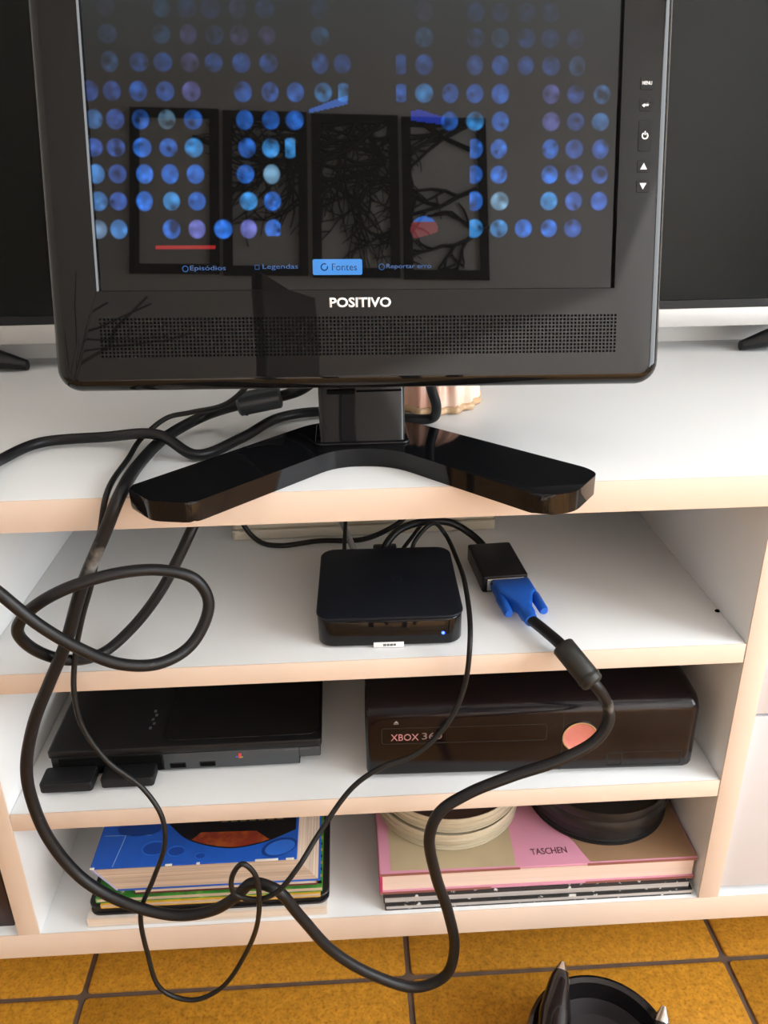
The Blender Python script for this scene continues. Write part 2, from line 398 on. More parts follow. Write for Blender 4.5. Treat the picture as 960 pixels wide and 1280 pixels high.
link('notch', box(.2765, .2975, .0565, .0640, bz+.0385, bz+.0415, .0004), M_void, neck)
link('notch', box(.2985, .3320, .0575, .0640, bz+.0395, bz+.0405, .0002), M_void, neck)
# head frame: x right, y away from the viewer, z up along the screen
hr, hu, hn = Vector((.9997, .0123, -.0188)).normalized(), Vector((.0153, .2372, .9713)), Vector((.0164, -.9714, .2369))
hy = (-hn).normalized(); hu = hr.cross(hy).normalized(); 
P0 = Vector((.3041, .0350, .5893))
HM = W2M @ Matrix(((hr.x, hy.x, hu.x, P0.x), (hr.y, hy.y, hu.y, P0.y), (hr.z, hy.z, hu.z, P0.z), (0, 0, 0, 1)))
HW, HH = .2149, .303; sx0, sx1, sz0, sz1 = -.1822, .1787, .0674, .2704
bm = bmesh.new(); rings = []
def hring(o, y, r=.016): return [(x, y, z) for x, z in rr(-HW+o, HW-o, o, HH-o, max(r-o, .003), 8)]
for o, y in ((.010, .030), (.004, .027), (.0008, .020), (0, .014), (0, .0085), (.0007, .0055), (.0022, .0030), (.0045, .0012), (.0075, .0002), (.0090, 0)): rings.append(hring(o, y))
vs = loft(bm, rings, cap=False); bm.faces.new(vs[0][::-1])
hole = [bm.verts.new((x, 0, z)) for x, z in ((sx0, sz0), (sx1, sz0), (sx1, sz1), (sx0, sz1))]
cham = [bm.verts.new((x, .0012, z)) for x, z in ((sx0+.0013, sz0+.0006), (sx1-.0006, sz0+.0006), (sx1-.0006, sz1-.0006), (sx0+.0013, sz1-.0006))]
deep = [bm.verts.new((x, .0044, z)) for x, z in ((sx0+.0015, sz0+.0008), (sx1-.0008, sz0+.0008), (sx1-.0008, sz1-.0008), (sx0+.0015, sz1-.0008))]
edges = []
outer = vs[-1]
for i in range(len(outer)): edges.append(bm.edges.get((outer[i], outer[(i+1) % len(outer)])))
for i in range(4):
    edges.append(bm.edges.new((hole[i], hole[(i+1) % 4])))
    bm.faces.new((hole[i], hole[(i+1) % 4], cham[(i+1) % 4], cham[i])); bm.faces.new((cham[i], cham[(i+1) % 4], deep[(i+1) % 4], deep[i]))
bmesh.ops.triangle_fill(bm, use_beauty=True, use_dissolve=False, edges=edges)
bez = link('bezel', fin(bm, ang=28), M_bezel, mon, HM)
bm = bmesh.new()
rings = [[(x, y, z) for x, z in rr(-a, a, b, c, .02, 6)] for a, b, c, y in ((.200, .012, .291, .0295), (.190, .022, .281, .040), (.12, .06, .22, .056))]
loft(bm, rings); link('back_housing', fin(bm), M_black, mon, HM)
link('hinge', box(-.030, .030, .030, .062, .045, .105, .003), M_black, mon, HM)

# screen with its picture as a colour attribute
def lin(c): return [((v/255)/12.92 if v/255 <= .04045 else ((v/255+.055)/1.055)**2.4) for v in c]
nx, nz = 470, 264
xs = np.linspace(sx0+.0004, sx1-.0004, nx+1); zs = np.linspace(sz0+.0004, sz1-.0004, nz+1)
XX, ZZ = np.meshgrid(xs, zs)
img = np.zeros((nz+1, nx+1, 3))
rng = np.random.default_rng(4)
rows = [(.1088, 1.0, [-.1796,-.1655,-.1301,-.1129,-.0951,-.0778,-.0610,.0785,.0960,.1134,.1315,.1485]),
        (.1270, .92, [-.1778,-.1646,-.1471,-.1291,-.1120,-.0771,-.0609,.0785,.0963,.1311,.1486,.1667]),
        (.1445, .85, [-.1781,-.1640,-.1460,-.1291,-.1121,-.0785,-.0608,.0783,.0955,.1312,.1486,.1666]),
        (.1613, .78, [-.1785,-.1639,-.1466,-.1292,-.1123,-.0768,-.0608,-.0478,.0782,.0953,.1313,.1481,.1665]),
        (.1790, .56, [-.1772,-.1632,-.1465,-.1293,-.1119,-.0776,-.0601,-.0441,.0611,.0786,.0961,.1314,.1486,.1659]),
        (.1966, .42, [-.1790,-.1641,-.1470,-.1293,-.1121,-.0780,-.0600,-.0431,-.0245,-.0110,.0281,.0437,.0616,.0784,.0959,.1310,.1481,.1664]),
        (.2145, .20, [-.1644,-.1453,-.1298,-.1122,-.0966,-.0783,-.0604,-.0261,-.0113,.0281,.0438,.0783,.0956,.1131,.1305,.1486]),
        (.2315, .10, [-.1647,-.1299,-.1123,-.0952,-.0791,-.0608,-.0257,.0438,.0787,.0954,.1133,.1296,.1470]),
        (.2475, .055, [-.1647,-.1289,-.1125,-.0971,-.0795,-.0618,-.0253,.0439,.0786,.0952,.1130,.1292]),
        (.2640, .03, [-.1647,-.1289,-.1125,-.0971,-.0795,-.0618,-.0253,.0439,.0786,.0952,.1130,.1292])]
for zc_, br, cols in rows:
    for x in cols:
        rx, rz = .0064*rng.uniform(.92, 1.04), .0066*rng.uniform(.94, 1.05)
        d = np.hypot((XX-x)/rx, (ZZ-zc_)/rz); m = np.clip((1.0-d)/.14, 0, 1)
        if abs(x-.0785) < .0008 and zc_ < .165: m *= (XX > x-.0030)        # column cut at its left
        if abs(x+.0610) < .0008 and zc_ < .12: m *= (XX < x+.0052)*(ZZ > zc_-.0045)
        if x in (-.0478, -.0110, .0281): m *= (np.abs(XX-x) < .0035)
        t_ = rng.random()
        base = np.array(lin((45, 108, 205))) if t_ < .66 else (np.array(lin((60, 140, 210))) if t_ < .86 else (np.array(lin((95, 100, 175))) if t_ < .95 else np.array(lin((110, 150, 180)))))
        if x < -.155 or x > .14: base = base*.62+np.array(lin((70, 55, 110)))*.3
        tex = np.ones_like(XX)*.72
        for _ in range(9):
            bx, bz_ = x+rng.uniform(-.005, .005), zc_+rng.uniform(-.005, .005); s = rng.uniform(.0009, .0024)
            tex += rng.uniform(-.6, .75)*np.exp(-((XX-bx)**2+(ZZ-bz_)**2)/(2*s*s))
        img += (m*np.clip(tex, .15, 1.6)*br)[..., None]*base*.92
def poly_add(test, col): img[test] += np.array(lin(col))
# streak of light blue, small blob, red and blue cap
poly_add((ZZ > .1835+(XX+.0345)*.22) & (ZZ < .1860+(XX+.0345)*.34) & (XX > -.0345) & (XX < -.0085), (30, 75, 150))
poly_add((ZZ > .1765+(.058-XX)*.12) & (ZZ < .1865-np.abs(XX-.040)*.30) & (XX > .0345) & (XX < .0580), (18, 40, 130))
capd = np.hypot((XX-.0435)/.0095, (ZZ-.1085)/.0085)
poly_add((capd < 1) & (ZZ > .1135), (30, 85, 165)); poly_add((capd < 1) & (ZZ <= .1135) & (ZZ > .1040-(XX-.0435)*-.25), (95, 35, 40))
poly_add((np.abs(ZZ-.0970) < .0009) & (XX > -.1415) & (XX < -.1011), (150, 30, 32))
fade = np.clip((XX+.1822)/.36, 0, 1)
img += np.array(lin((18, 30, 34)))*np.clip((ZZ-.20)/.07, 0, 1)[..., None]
V = np.stack([XX.ravel(), np.full(XX.size, .0042), ZZ.ravel()], 1)
idx = np.arange((nz+1)*(nx+1)).reshape(nz+1, nx+1)
F = np.stack([idx[:-1, :-1], idx[:-1, 1:], idx[1:, 1:], idx[1:, :-1]], -1).reshape(-1, 4)
me = bpy.data.meshes.new('screen'); me.vertices.add(len(V)); me.vertices.foreach_set('co', V.ravel())
me.loops.add(F.size); me.loops.foreach_set('vertex_index', F.ravel().astype(np.int32))
me.polygons.add(len(F)); me.polygons.foreach_set('loop_start', np.arange(0, F.size, 4, dtype=np.int32))
me.update(calc_edges=True); me.validate()
at = me.color_attributes.new('picture', 'FLOAT_COLOR', 'POINT')
at.data.foreach_set('color', np.concatenate([img.reshape(-1, 3), np.ones((len(V), 1))], 1).astype(np.float32).ravel())
M_scr = mat('lit_lcd_screen', (0.004, 0.004, 0.004), 0.016, spec=0.42)
nt = M_scr.node_tree; an = nt.nodes.new('ShaderNodeAttribute'); an.attribute_name = 'picture'
nt.links.new(an.outputs['Color'], nt.nodes['Principled BSDF'].inputs['Emission Color']); nt.nodes['Principled BSDF'].inputs['Emission Strength'].default_value = 1.0
scr = link('screen', me, M_scr, mon, HM)
def emis(name, c, s=1.0): return mat(name, (0.004, 0.004, 0.004), .05, emit=lin(c), estr=s)
M_mtxt = emis('menu_text_light', (52, 92, 150)); M_btn = emis('menu_button_light', (78, 150, 228)); M_btnt = mat('menu_button_text', (.004, .01, .03), .05, emit=lin((14, 40, 80)), estr=1)
def stext(s, cx, cz, wd, m, y=.0040, ht=None):
    o = link('menu_text', text_me(s, wd, .004, .00005, height=ht, bold=.004), m, scr, T(cx, y, cz) @ RX90); o['label'] = 'menu text reading %s' % s; return o
stext('Episódios', -.1068, .0826, .0245, M_mtxt, ht=.0042); stext('Legendas', -.0570, .0834, .0245, M_mtxt, ht=.0042)
bo_ = link('menu_button', fin((lambda b: (loft(b, [[(x, y, z) for x, z in rr(-.0346, -.0001, .0780, .0886, .0012, 3)] for y in (.0041, .0039)]), b)[1])(bmesh.new())), M_btn, scr)
bo_['label'] = 'light blue selected menu button reading Fontes'
stext('Fontes', -.0125, .0833, .0175, M_btnt, .0038, ht=.0046); stext('Reportar erro', .0325, .0833, .0315, M_mtxt, ht=.0040)
def ring_me(ro, ri, n=20, d=.00005, a0=0, a1=360):
    bm = bmesh.new(); k = n; A = [math.radians(a0+(a1-a0)*i/k) for i in range(k+1)]
    rings = [[(r*math.cos(a), r*math.sin(a), z) for r, z in ((ro, 0), (ro, d), (ri, d), (ri, 0))] for a in A]
    loft(bm, rings, cap=(a1-a0 < 360)); 
    if a1-a0 >= 360: bmesh.ops.remove_doubles(bm, verts=bm.verts[:], dist=1e-7)
    return fin(bm, smooth=False)
link('menu_icon', ring_me(.0022, .0016), M_mtxt, scr, T(-.1222, .0040, .0826) @ RX90)
link('menu_icon', ring_me(.0022, .0017, 4, a0=45, a1=405), M_mtxt, scr, T(-.0730, .0040, .0834) @ RX90)
link('menu_icon', ring_me(.0026, .0018, 20, a0=60, a1=380), M_btnt, scr, T(-.0265, .0038, .0833) @ RX90)
link('menu_icon', ring_me(.0022, .0017), M_mtxt, scr, T(.0135, .0040, .0833) @ RX90)
# lettering, grille, buttons
o = link('logo', text_me('POSITIVO', .0430, .008, .0002, bold=.03, height=.0068), M_ink, mon, HM @ T(-.0020, 0, .0590) @ RX90); o['label'] = 'white lettering POSITIVO'
bm = bmesh.new(); gx0, gx1, gz0, gz1 = -.1825, .1815, .0225, .0500; nc, nr = 138, 11
for i in range(nc):
    for j in range(nr):
        x = gx0+(gx1-gx0)*(i+.5)/nc; z = gz0+(gz1-gz0)*(j+.5)/nr; s = .00082
        vv = [bm.verts.new((x+dx*s, -.00008, z+dz*s)) for dx, dz in ((-1, -.6), (-.6, -1), (.6, -1), (1, -.6), (1, .6), (.6, 1), (-.6, 1), (-1, .6))]
        bm.faces.new(vv)
g = link('speaker_grille', fin(bm, smooth=False), M_void, mon, HM); g['kind'] = 'stuff'; g['label'] = 'rows of tiny square speaker holes'
for z, hgt, kind in ((.2028, .0085, 'menu'), (.1891, .0085, 'enter'), (.1690, .0200, 'power'), (.1492, .0080, 'up'), (.1360, .0080, 'down')):
    b_ = link('button', fin((lambda b: (loft(b, [[(x, y, zz) for x, zz in rr(.1915+o_, .2005-o_, z-hgt/2+o_, z+hgt/2-o_, .0012, 3)] for y, o_ in ((.0001, 0), (-.0003, 0), (-.0004, .0001))]), b)[1])(bmesh.new()), smooth=False), M_bezel, mon, HM)
    yb = -.00052
    if kind == 'menu': sm = text_me('MENU', .0068, .003, .0001, bold=.02, height=.0024)
    elif kind == 'enter':
        sm = prism([(-.003, -.0006), (-.0012, -.002), (-.0012, -.0009), (.0016, -.0009), (.0016, .0016), (.003, .0016), (.003, .0003), (.0028, .0003), (-.0012, .0003), (-.0012, .0008)], 0, .0001)
    elif kind == 'power':
        bmm = bmesh.new()
        A = [math.radians(120+300*i/18) for i in range(19)]
        loft(bmm, [[(r*math.cos(a), r*math.sin(a), zz) for r, zz in ((.0024, 0), (.0024, .0001), (.0015, .0001), (.0015, 0))] for a in A])
        box_bm(bmm, -.0004, .0004, .0005, .0030, 0, .0001); sm = fin(bmm, smooth=False)
    else:
        s = 1 if kind == 'up' else -1; sm = prism([(-.0024, -.0021*s), (.0024, -.0021*s), (0, .0021*s)][::s], 0, .0001)
    link('symbol', sm, M_ink, b_, T(.196, yb, z) @ RX90)

# ================================================================== cables
vga = thing('vga_cable', 'thick black video cable with blue plug and two ferrite beads', 'cable', (.4345, .0378, zC))
WV = T(-.4345, -.0378, -zC)
VGA = [(0.4345,0.0378,0.3908), (0.4428,0.0140,0.3923), (0.4506,-0.0060,0.3916), (0.4590,-0.0210,0.3838), (0.4683,-0.0320,0.3758), (0.4812,-0.0300,0.3552), (0.4835,-0.0330,0.3409), (0.4742,-0.0360,0.3247), (0.4461,-0.0400,0.3103), (0.4089,-0.0420,0.2986), (0.3745,-0.0450,0.2859), (0.3525,-0.0480,0.2716), (0.3443,-0.0500,0.2494), (0.3498,-0.0500,0.2061), (0.3603,-0.0500,0.1646), (0.3664,-0.0500,0.1213), (0.3587,-0.0500,0.0871), (0.3337,-0.0500,0.0750), (0.2956,-0.0500,0.0945), (0.2625,-0.0500,0.1269), (0.2380,-0.0500,0.1694), (0.2205,-0.0500,0.2005), (0.2011,-0.0450,0.2034), (0.1870,-0.0450,0.1893), (0.1654,-0.0420,0.1719), (0.1349,-0.0400,0.1663), (0.0970,-0.0380,0.1798), (0.0647,-0.0350,0.2058), (0.0441,-0.0330,0.2483), (0.0366,-0.0300,0.2870), (0.0383,-0.0300,0.3185), (0.0502,-0.0280,0.3575), (0.0675,-0.0260,0.3925), (0.0837,-0.0240,0.4234), (0.1016,-0.0220,0.4674), (0.1226,-0.0200,0.5071), (0.1352,-0.0150,0.5323), (0.1355,0.0491,0.5330), (0.1453,0.1140,0.5330), (0.1691,0.1460,0.5380), (0.2012,0.1300,0.5517), (0.2397,0.1350,0.5573), (0.2563,0.1300,0.5644), (0.2769,0.1150,0.5850)]
link('cord', tube(VGA, .0046, 14, 10), M_rubber, vga, WV)
def bead(p, q, r, m, parent, W):
    P, Q = Vector(p), Vector(q); d = (Q-P); L = d.length; d.normalize()
    st = [(0, .62), (.02, .86), (.06, 1.0), (.30, 1.0), (.94, 1.0), (.98, .86), (1, .62)]
    bm = bmesh.new(); tube_bm(bm, [P+d*L*a for a, _ in st], [r*s for _, s in st], 18)
    o = link('ferrite_bead', fin(bm, ang=40), m, parent, W)
    for a in (.72,):
        bm = bmesh.new(); tube_bm(bm, [P+d*L*.80, P+d*L*.86], [r*1.06, r*1.06], 18); link('collar', fin(bm), m, o)
    return o
bead((.4490, -.0072, .3946), (.4693, -.0330, .3743), .0090, M_olive, vga, WV)
bead((.2370, .1345, .5570), (.2000, .1302, .5515), .0098, M_ferr, vga, WV)
# blue plug
ax = math.atan2(.4276-.4345, .1056-.0378)     # plug axis leans to the left going back
PM = T(0, 0, .0085) @ Matrix.Rotation(math.radians(5), 4, 'Z')
pb = link('plug', fin((lambda b: (loft(b, [[(x, y, z) for x, z in rr(-hw, hw, -hz, hz, .003, 4)] for y, hw, hz in ((.0562, .0155, .0062), (.0550, .0165, .0070), (.036, .0165, .0070), (.031, .0120, .0066), (.020, .0085, .0062), (.016, .0062, .0055), (.004, .0060, .0055), (.002, .0055, .005))]), b)[1])(bmesh.new())), M_blue, vga, PM)
for s in (-1, 1):
    bm = bmesh.new(); prof = [(.0545, .0036), (.036, .0036), (.034, .0044), (.010, .0040), (.008, .0030)]
    tube_bm(bm, [Vector((s*.0150, y, 0)) for y, _ in prof], [r for _, r in prof], 12); sc_ = link('thumbscrew', fin(bm), M_blue, vga, PM)
    bm = bmesh.new(); tube_bm(bm, [Vector((s*.0150, .0562, 0)), Vector((s*.0150, .0530, 0))], [.0018, .0018], 8); link('screw', fin(bm), M_steel, sc_)
link('strain_relief', lathe([(0, 0), (.0060, 0), (.0060, .006), (.0052, .011), (0, .011)], 16), M_blue, vga, PM @ T(0, .006, 0) @ Matrix.Rotation(math.radians(90), 4, 'X'))

PWR = [(0.3588,0.1050,0.5850), (0.3600,0.1200,0.5674), (0.3662,0.1280,0.5453), (0.3638,0.1400,0.5318), (0.3430,0.1420,0.5314), (0.3057,0.1520,0.5314), (0.2658,0.1690,0.5318), (0.2328,0.1555,0.5318), (0.2040,0.1010,0.5318), (0.1742,0.0655,0.5318), (0.1433,0.0860,0.5420), (0.0932,0.1110,0.5335), (0.0430,0.1068,0.5318), (0.0257,0.0675,0.5320), (0.0362,-0.0050,0.5441), (0.0319,-0.0350,0.5282), (0.0403,-0.0500,0.5034), (0.0595,-0.0520,0.4818), (0.0798,-0.0500,0.4551), (0.1024,-0.0480,0.4342), (0.1266,-0.0450,0.4185), (0.1514,-0.0350,0.4111), (0.1722,-0.0200,0.4165), (0.1857,-0.0100,0.4436), (0.1786,-0.0100,0.4638), (0.1582,-0.0150,0.4751), (0.1306,-0.0250,0.4797), (0.0948,-0.0360,0.4742), (0.0677,-0.0360,0.4579), (0.0549,-0.0300,0.4387), (0.0602,-0.0200,0.4165), (0.0766,-0.0080,0.3993), (0.0940,0.0170,0.3880), (0.1156,0.0300,0.4016), (0.1388,0.0400,0.4275), (0.1559,0.0500,0.4549), (0.1671,0.0600,0.4748), (0.1744,0.1000,0.4795), (0.1650,0.2000,0.4571), (.150, .30, .42), (.15, .40, .390)]
o = tag(link('power_cable', tube([Vector(p)-Vector(PWR[6]) for p in PWR], .0043, 14, 10), M_rubber), 'thick black power cord looped in a ring before the upper shelf', 'cable'); o.location = PWR[6]
AUD = [(0.2245,0.1080,0.5850), (0.1960,0.1080,0.5600), (0.1640,0.1180,0.5500), (0.1450,0.1150,0.5470), (0.1260,0.1020,0.5350), (0.1215,0.0715,0.5292), (0.1245,-0.0080,0.5305), (0.1180,-0.0120,0.5067), (0.1065,-0.0100,0.4691), (0.0925,-0.0090,0.4336), (0.0819,-0.0090,0.3996), (0.0784,-0.0140,0.3710), (0.0809,-0.0160,0.3425), (0.0954,-0.0180,0.3108), (0.1189,-0.0200,0.2847), (0.1321,-0.0260,0.2606), (0.1322,-0.0300,0.2349), (0.1193,-0.0320,0.2003), (0.1039,-0.0320,0.1629), (0.1033,-0.0330,0.1161), (0.1105,-0.0340,0.0682), (0.1351,-0.0350,0.0548), (0.1613,-0.0360,0.0686), (0.1890,-0.0400,0.1181), (0.2077,-0.0620,0.1950), (0.2070,-0.0630,0.2333), (0.1987,-0.0630,0.2439), (0.1894,-0.0620,0.2301), (0.1897,-0.0600,0.2089), (0.2057,-0.0610,0.2036), (0.2222,-0.0630,0.2117), (0.2400,-0.0580,0.2314), (0.2580,-0.0400,0.2493), (0.2846,-0.0260,0.2798), (0.3073,-0.0240,0.2969), (0.3360,-0.0220,0.3078), (0.3614,-0.0180,0.3336), (0.3739,-0.0140,0.3626), (0.3784,-0.0080,0.4022), (0.3861,0.0700,0.4044), (0.3875,0.1300,0.3980), (0.3803,0.1700,0.4070), (0.3689,0.1650,0.4207), (.35, .150, .410), (.345, .141, .398)]
o = tag(link('audio_wire', tube([Vector(p)-Vector(AUD[5]) for p in AUD], .0021, 10, 10), M_thin), 'thin black audio wire looping down past the shelves to the floor', 'cable'); o.location = AUD[5]

# ================================================================== set-top box and its leads
stb = thing('set_top_box', 'small square black set-top box with a blue light on its front', 'media box', (.3204, .076, zC), math.radians(-1.2))
bm = bmesh.new(); slab_bm(bm, -.0575, .0575, -.0600, .0600, .0012, .0252, .013, .002, 3, 6); link('body', fin(bm), M_gloss, stb)
bm = bmesh.new(); slab_bm(bm, -.0583, .0583, -.0608, .0608, .0252, .0278, .0135, .0012, 3, 6); link('lid', fin(bm), mat('matte_box_lid', (.004, .006, .011), .42, spec=.2, bump=.1, bscale=900), stb)
link('front_window', box(-.043, .043, -.0606, -.0596, .0030, .0235, .0003), M_gloss, stb)
o = link('indicator_light', lathe([(0, 0), (.0013, 0), (.0013, .0004), (0, .0006)], 12), mat('blue_led', (.01, .02, .2), .4, emit=(.03, .08, 1.0), estr=9), stb, T(.0415, -.0606, .0122) @ RX90); o['label'] = 'glowing blue indicator light'
o = link('sticker', box(-.0135, .0105, -.0612, -.0606, .0004, .0052, .0001), mat('white_sticker', (.75, .75, .74), .5), stb); o['label'] = 'small white sticker'
for k, (a, b) in enumerate(((-.006, -.0035), (-.003, -.001), (-.0006, .0018), (.0022, .0042))):
    link('print', box(a, b, -.0613, -.0612, .0018, .0038, 0), M_inkg, o)
lg = link('lid_mark', ring_me(.004, .0034), M_black, stb, T(.008, .0, .0278))
for x in (-.045, .045):
    for y in (-.045, .045): link('foot', lathe([(0, 0), (.005, 0), (.005, .0014), (0, .0014)], 14), M_matte, stb, T(x, y, 0))

ad = thing('video_adapter', 'small black adapter box plugged to the blue video connector', 'adapter', (.4235, .1300, zC), math.radians(3.5))
link('case', slab(-.0205, .0205, -.0330, .0330, .0, .0160, .0025, .0016), M_black, ad)
link('port', slab(-.0165, .0165, -.0345, -.0325, .0025, .0138, .002, .0006), M_steel, ad)
AW = (T(.4235, .1300, zC) @ Matrix.Rotation(math.radians(3.5), 4, 'Z')).inverted()
HD = [(0.3216,0.1400,0.3990), (0.3216,0.1490,0.4040), (0.3346,0.1600,0.4160), (0.3608,0.1750,0.4175), (0.3891,0.1850,0.4105), (0.4100,0.1780,0.3985), (0.4200,0.1640,0.3915)]
link('lead', tube(HD, .0036, 12, 8), M_rubber, ad, AW)
link('hdmi_plug', box(.311, .333, .1370, .158, .3915, .4050, .002), M_black, ad, AW)

psu = thing('power_strip', 'cream power strip lying at the back of the upper shelf', 'power strip', (.305, .245, zC), math.radians(1.0))
M_cream = mat('aged_cream_plastic', (.50, .45, .36), .45, var=.05)
link('lower_shell', slab(-.135, .135, -.022, .030, .0, .0105, .005, .0015), M_cream, psu)
link('upper_shell', slab(-.1345, .1345, -.0205, .0295, .0106, .040, .005, .003), M_cream, psu)
for k in range(4):
    s = link('socket', lathe([(0, 0), (.016, 0), (.017, .0012), (.015, .0012), (.0145, -.0), (0, -.0)], 20), M_cream, psu, T(-.10+k*.055, .005, .040))
    for dx in (-.006, .006): link('socket_hole', lathe([(0, 0), (.002, 0), (.002, .0004), (0, .0004)], 10), M_void, s, T(dx, 0, .0002))
WP = [(0.1808,0.216,0.4290), (0.1850,0.2140,0.4020), (0.1997,0.2090,0.3864), (0.2203,0.1987,0.3864), (0.2596,0.2062,0.3864), (0.2996,0.2040,0.3870), (0.3226,0.1960,0.3985), (0.3440,0.2000,0.4120), (.352, .215, .432)]
o = tag(link('adapter_lead', tube([Vector(p)-Vector(WP[3]) for p in WP], .0026, 10, 8), M_thin), 'black lead lying on the upper shelf before the power strip', 'cable'); o.location = WP[3]
plg = thing('wall_plug', 'black plug block in the power strip behind the set-top box', 'plug', (.325, .248, .4242))
link('body', slab(-.018, .018, -.022, .016, .0008, .034, .006, .004), M_black, plg)
link('collar', slab(-.013, .013, -.028, -.020, .008, .026, .004, .002), M_black, plg)
for nm_, lab, pts, r, m in (('network_wire', 'grey flat wire rising from the back of the set-top box', [(0.2942,0.1390,0.4000), (0.2920,0.1560,0.4030), (0.2790,0.2000,0.4190), (.262, .26, .440), (.27, .33, .40)], .0030, M_greyw),
                         ('dc_wire', 'thin black wire left of the grey wire behind the set-top box', [(0.2840,0.1385,0.4000), (0.2845,0.1520,0.4100), (0.2880,0.2050,0.4260), (.293, .26, .44), (.292, .33, .40)], .0019, M_thin),
                         ('antenna_wire', 'thin black wire right of the HDMI plug behind the set-top box', [(0.3360,0.1385,0.3960), (0.3370,0.1470,0.4000), (0.3540,0.1800,0.4060), (.372, .212, .415), (.378, .25, .44), (.372, .33, .40)], .0019, M_thin)):
    o = tag(link(nm_, tube([Vector(p)-Vector(pts[0]) for p in pts], r, 10, 8), m), lab, 'cable'); o.location = pts[0]

# ================================================================== game consoles
ps = thing('slim_console', 'slim black game console with two memory cards on the middle shelf', 'game console', (.1408, .044, zD), math.radians(.3))
# local origin: centre of the front top edge
link('top_shell', slab(-.1180, .1180, -.003, .150, .0215, .0290, .003, .0015), M_black, ps)
link('mid_shell', box(-.1165, .1165, -.0010, .148, .0100, .0214, .0006), M_matte, ps)
link('base_shell', box(-.0985, .0980, -.0006, .146, .0015, .0099, .0008), M_matte, ps)
link('front_strip', box(-.0205, .0975, -.0022, .004, .0030, .0205, .0006), M_strip, ps)
link('front_corner', box(.0977, .1160, -.0022, .004, .0105, .0205, .0006), M_strip, ps)
link('disc_lid', slab(-.0200, .1160, .004, .146, .0290, .0302, .010, .0006), M_gloss, ps)
for x in (-.0085, .0175):
    u = link('usb_port', box(x-.007, x+.007, -.0026, .002, .0050, .0105, .0004), M_matte, ps)
    link('slot', box(x-.0062, x+.0062, -.0028, -.0026, .0058, .0096, 0), M_void, u)
link('card_slot', box(-.1100, -.0225, -.0016, .003, .0035, .0195, .0004), M_void, ps)
for k, (dx, dz, dw, dh, c) in enumerate(((0, 0, .0016, .0052, (.55, .03, .04)), (.0014, .0012, .0014, .0028, (.55, .06, .05)), (-.0019, -.0010, .0022, .0013, (.05, .12, .45)), (.0019, -.0016, .0022, .0012, (.35, .30, .05)))):
    link('emblem', box(.0455+dx-dw/2, .0455+dx+dw/2, -.0026, -.0022, .0150+dz-dh/2, .0150+dz+dh/2, 0), mat('emblem_%d' % k, c, .5), ps)
link('indicator_strip', box(.0850, .1080, -.0024, -.0022, .0185, .0192, 0), M_inkg, ps)
for k in range(5): link('embossed_mark', box(-.0360+.0022*(k % 2), -.0352+.0022*(k % 2)+.0015, .022+.006*k, .0255+.006*k, .0289, .0292, 0), M_inkg, ps)
for x in (-.085, .085):
    for y in (.02, .13): link('foot', box(x-.008, x+.008, y-.004, y+.004, 0, .0016, .0003), M_matte, ps)
for lab, x0, x1, yf in (('black memory card plugged in the left slot of the slim console', .0195, .0638, .0195), ('black memory card plugged in the slot nearer the console middle', .0700, .1150, .0222)):
    c = thing('memory_card', lab, 'memory card', ((x0+x1)/2, yf, zD+.0030), 0, 'memory cards in the slim console'); hw = (x1-x0)/2
    link('shell', slab(-hw, hw, 0, .0424-yf-.0003, .0, .0095, .003, .0015), M_matte, c)
    link('grip_line', box(-hw+.006, hw-.006, .003, .0036, .0094, .0098, 0), M_dgap, c)

xb = thing('game_console', 'black glossy game console with round power button on the middle shelf', 'game console', (.4380, .0160, zD), math.radians(-1.5))
HX = .1410
bm = bmesh.new(); rings = []
# section in y-z swept along x, ends rounded
def xsec(x, s):
    pts = []; y0, y1, z0, z1 = 0+s, .262-s, .004+s, .0765-s
    r = (.010, .004, .004, .007)
    for (cy, cz, a0, rad) in ((y0, z1, 180, .0125), (y1, z1, 90, .004), (y1, z0, 0, .004), (y0, z0, -90, .004)):
        sy = 1 if cy == y0 else -1; sz = 1 if cz == z0 else -1
        for k in range(6):
            a = math.radians(a0-90*k/5); pts.append((x, cy+sy*rad+rad*math.cos(a), cz+sz*rad+rad*math.sin(a)))
    return pts
for x, s in ((-HX, .004), (-HX+.0012, .0012), (-HX+.004, 0), (HX-.008, 0), (HX-.0035, .0008), (HX-.001, .0025), (HX, .005)): rings.append(xsec(x, s))
loft(bm, rings); link('body', fin(bm, ang=50), M_xbox, xb)
def fframe(x0, x1, z0, z1, r, wd, y=-.0002, d=.0006):
    bm = bmesh.new(); a = rr(x0, x1, z0, z1, r, 4); b = rr(x0+wd, x1-wd, z0+wd, z1-wd, r-wd, 4)
    rings = [[(p[0], y, p[1]) for p in a], [(p[0], y, p[1]) for p in b], [(p[0], y+d, p[1]) for p in b], [(p[0], y+d, p[1]) for p in a]]
    vs = loft(bm, rings+[rings[0]], cap=False); bmesh.ops.remove_doubles(bm, verts=bm.verts[:], dist=1e-7); return fin(bm, smooth=False)
link('tray_door', fframe(-.1275, .0125, .0385, .0555, .0028, .0007), M_dgap, xb)
M_pink = mat('dull_rose_print', (.42, .19, .20), .45)
o = link('logo', text_me('XBOX', .0235, .008, .0002, height=.0068), M_pink, xb, T(-.1080, 0, .0455) @ RX90); o['label'] = 'rose lettering XBOX'
o = link('logo', text_me('360', .0170, .008, .0002, height=.0068), mat('grey_rose_print', (.20, .13, .13), .5), xb, T(-.0850, 0, .0462) @ RX90); o['label'] = 'grey lettering 360'
link('eject_symbol', prism([(-.0022, -.0008), (.0022, -.0008), (0, .0018)], 0, .0002), M_ink, xb, T(-.1150, .0002, .0610) @ RX90)
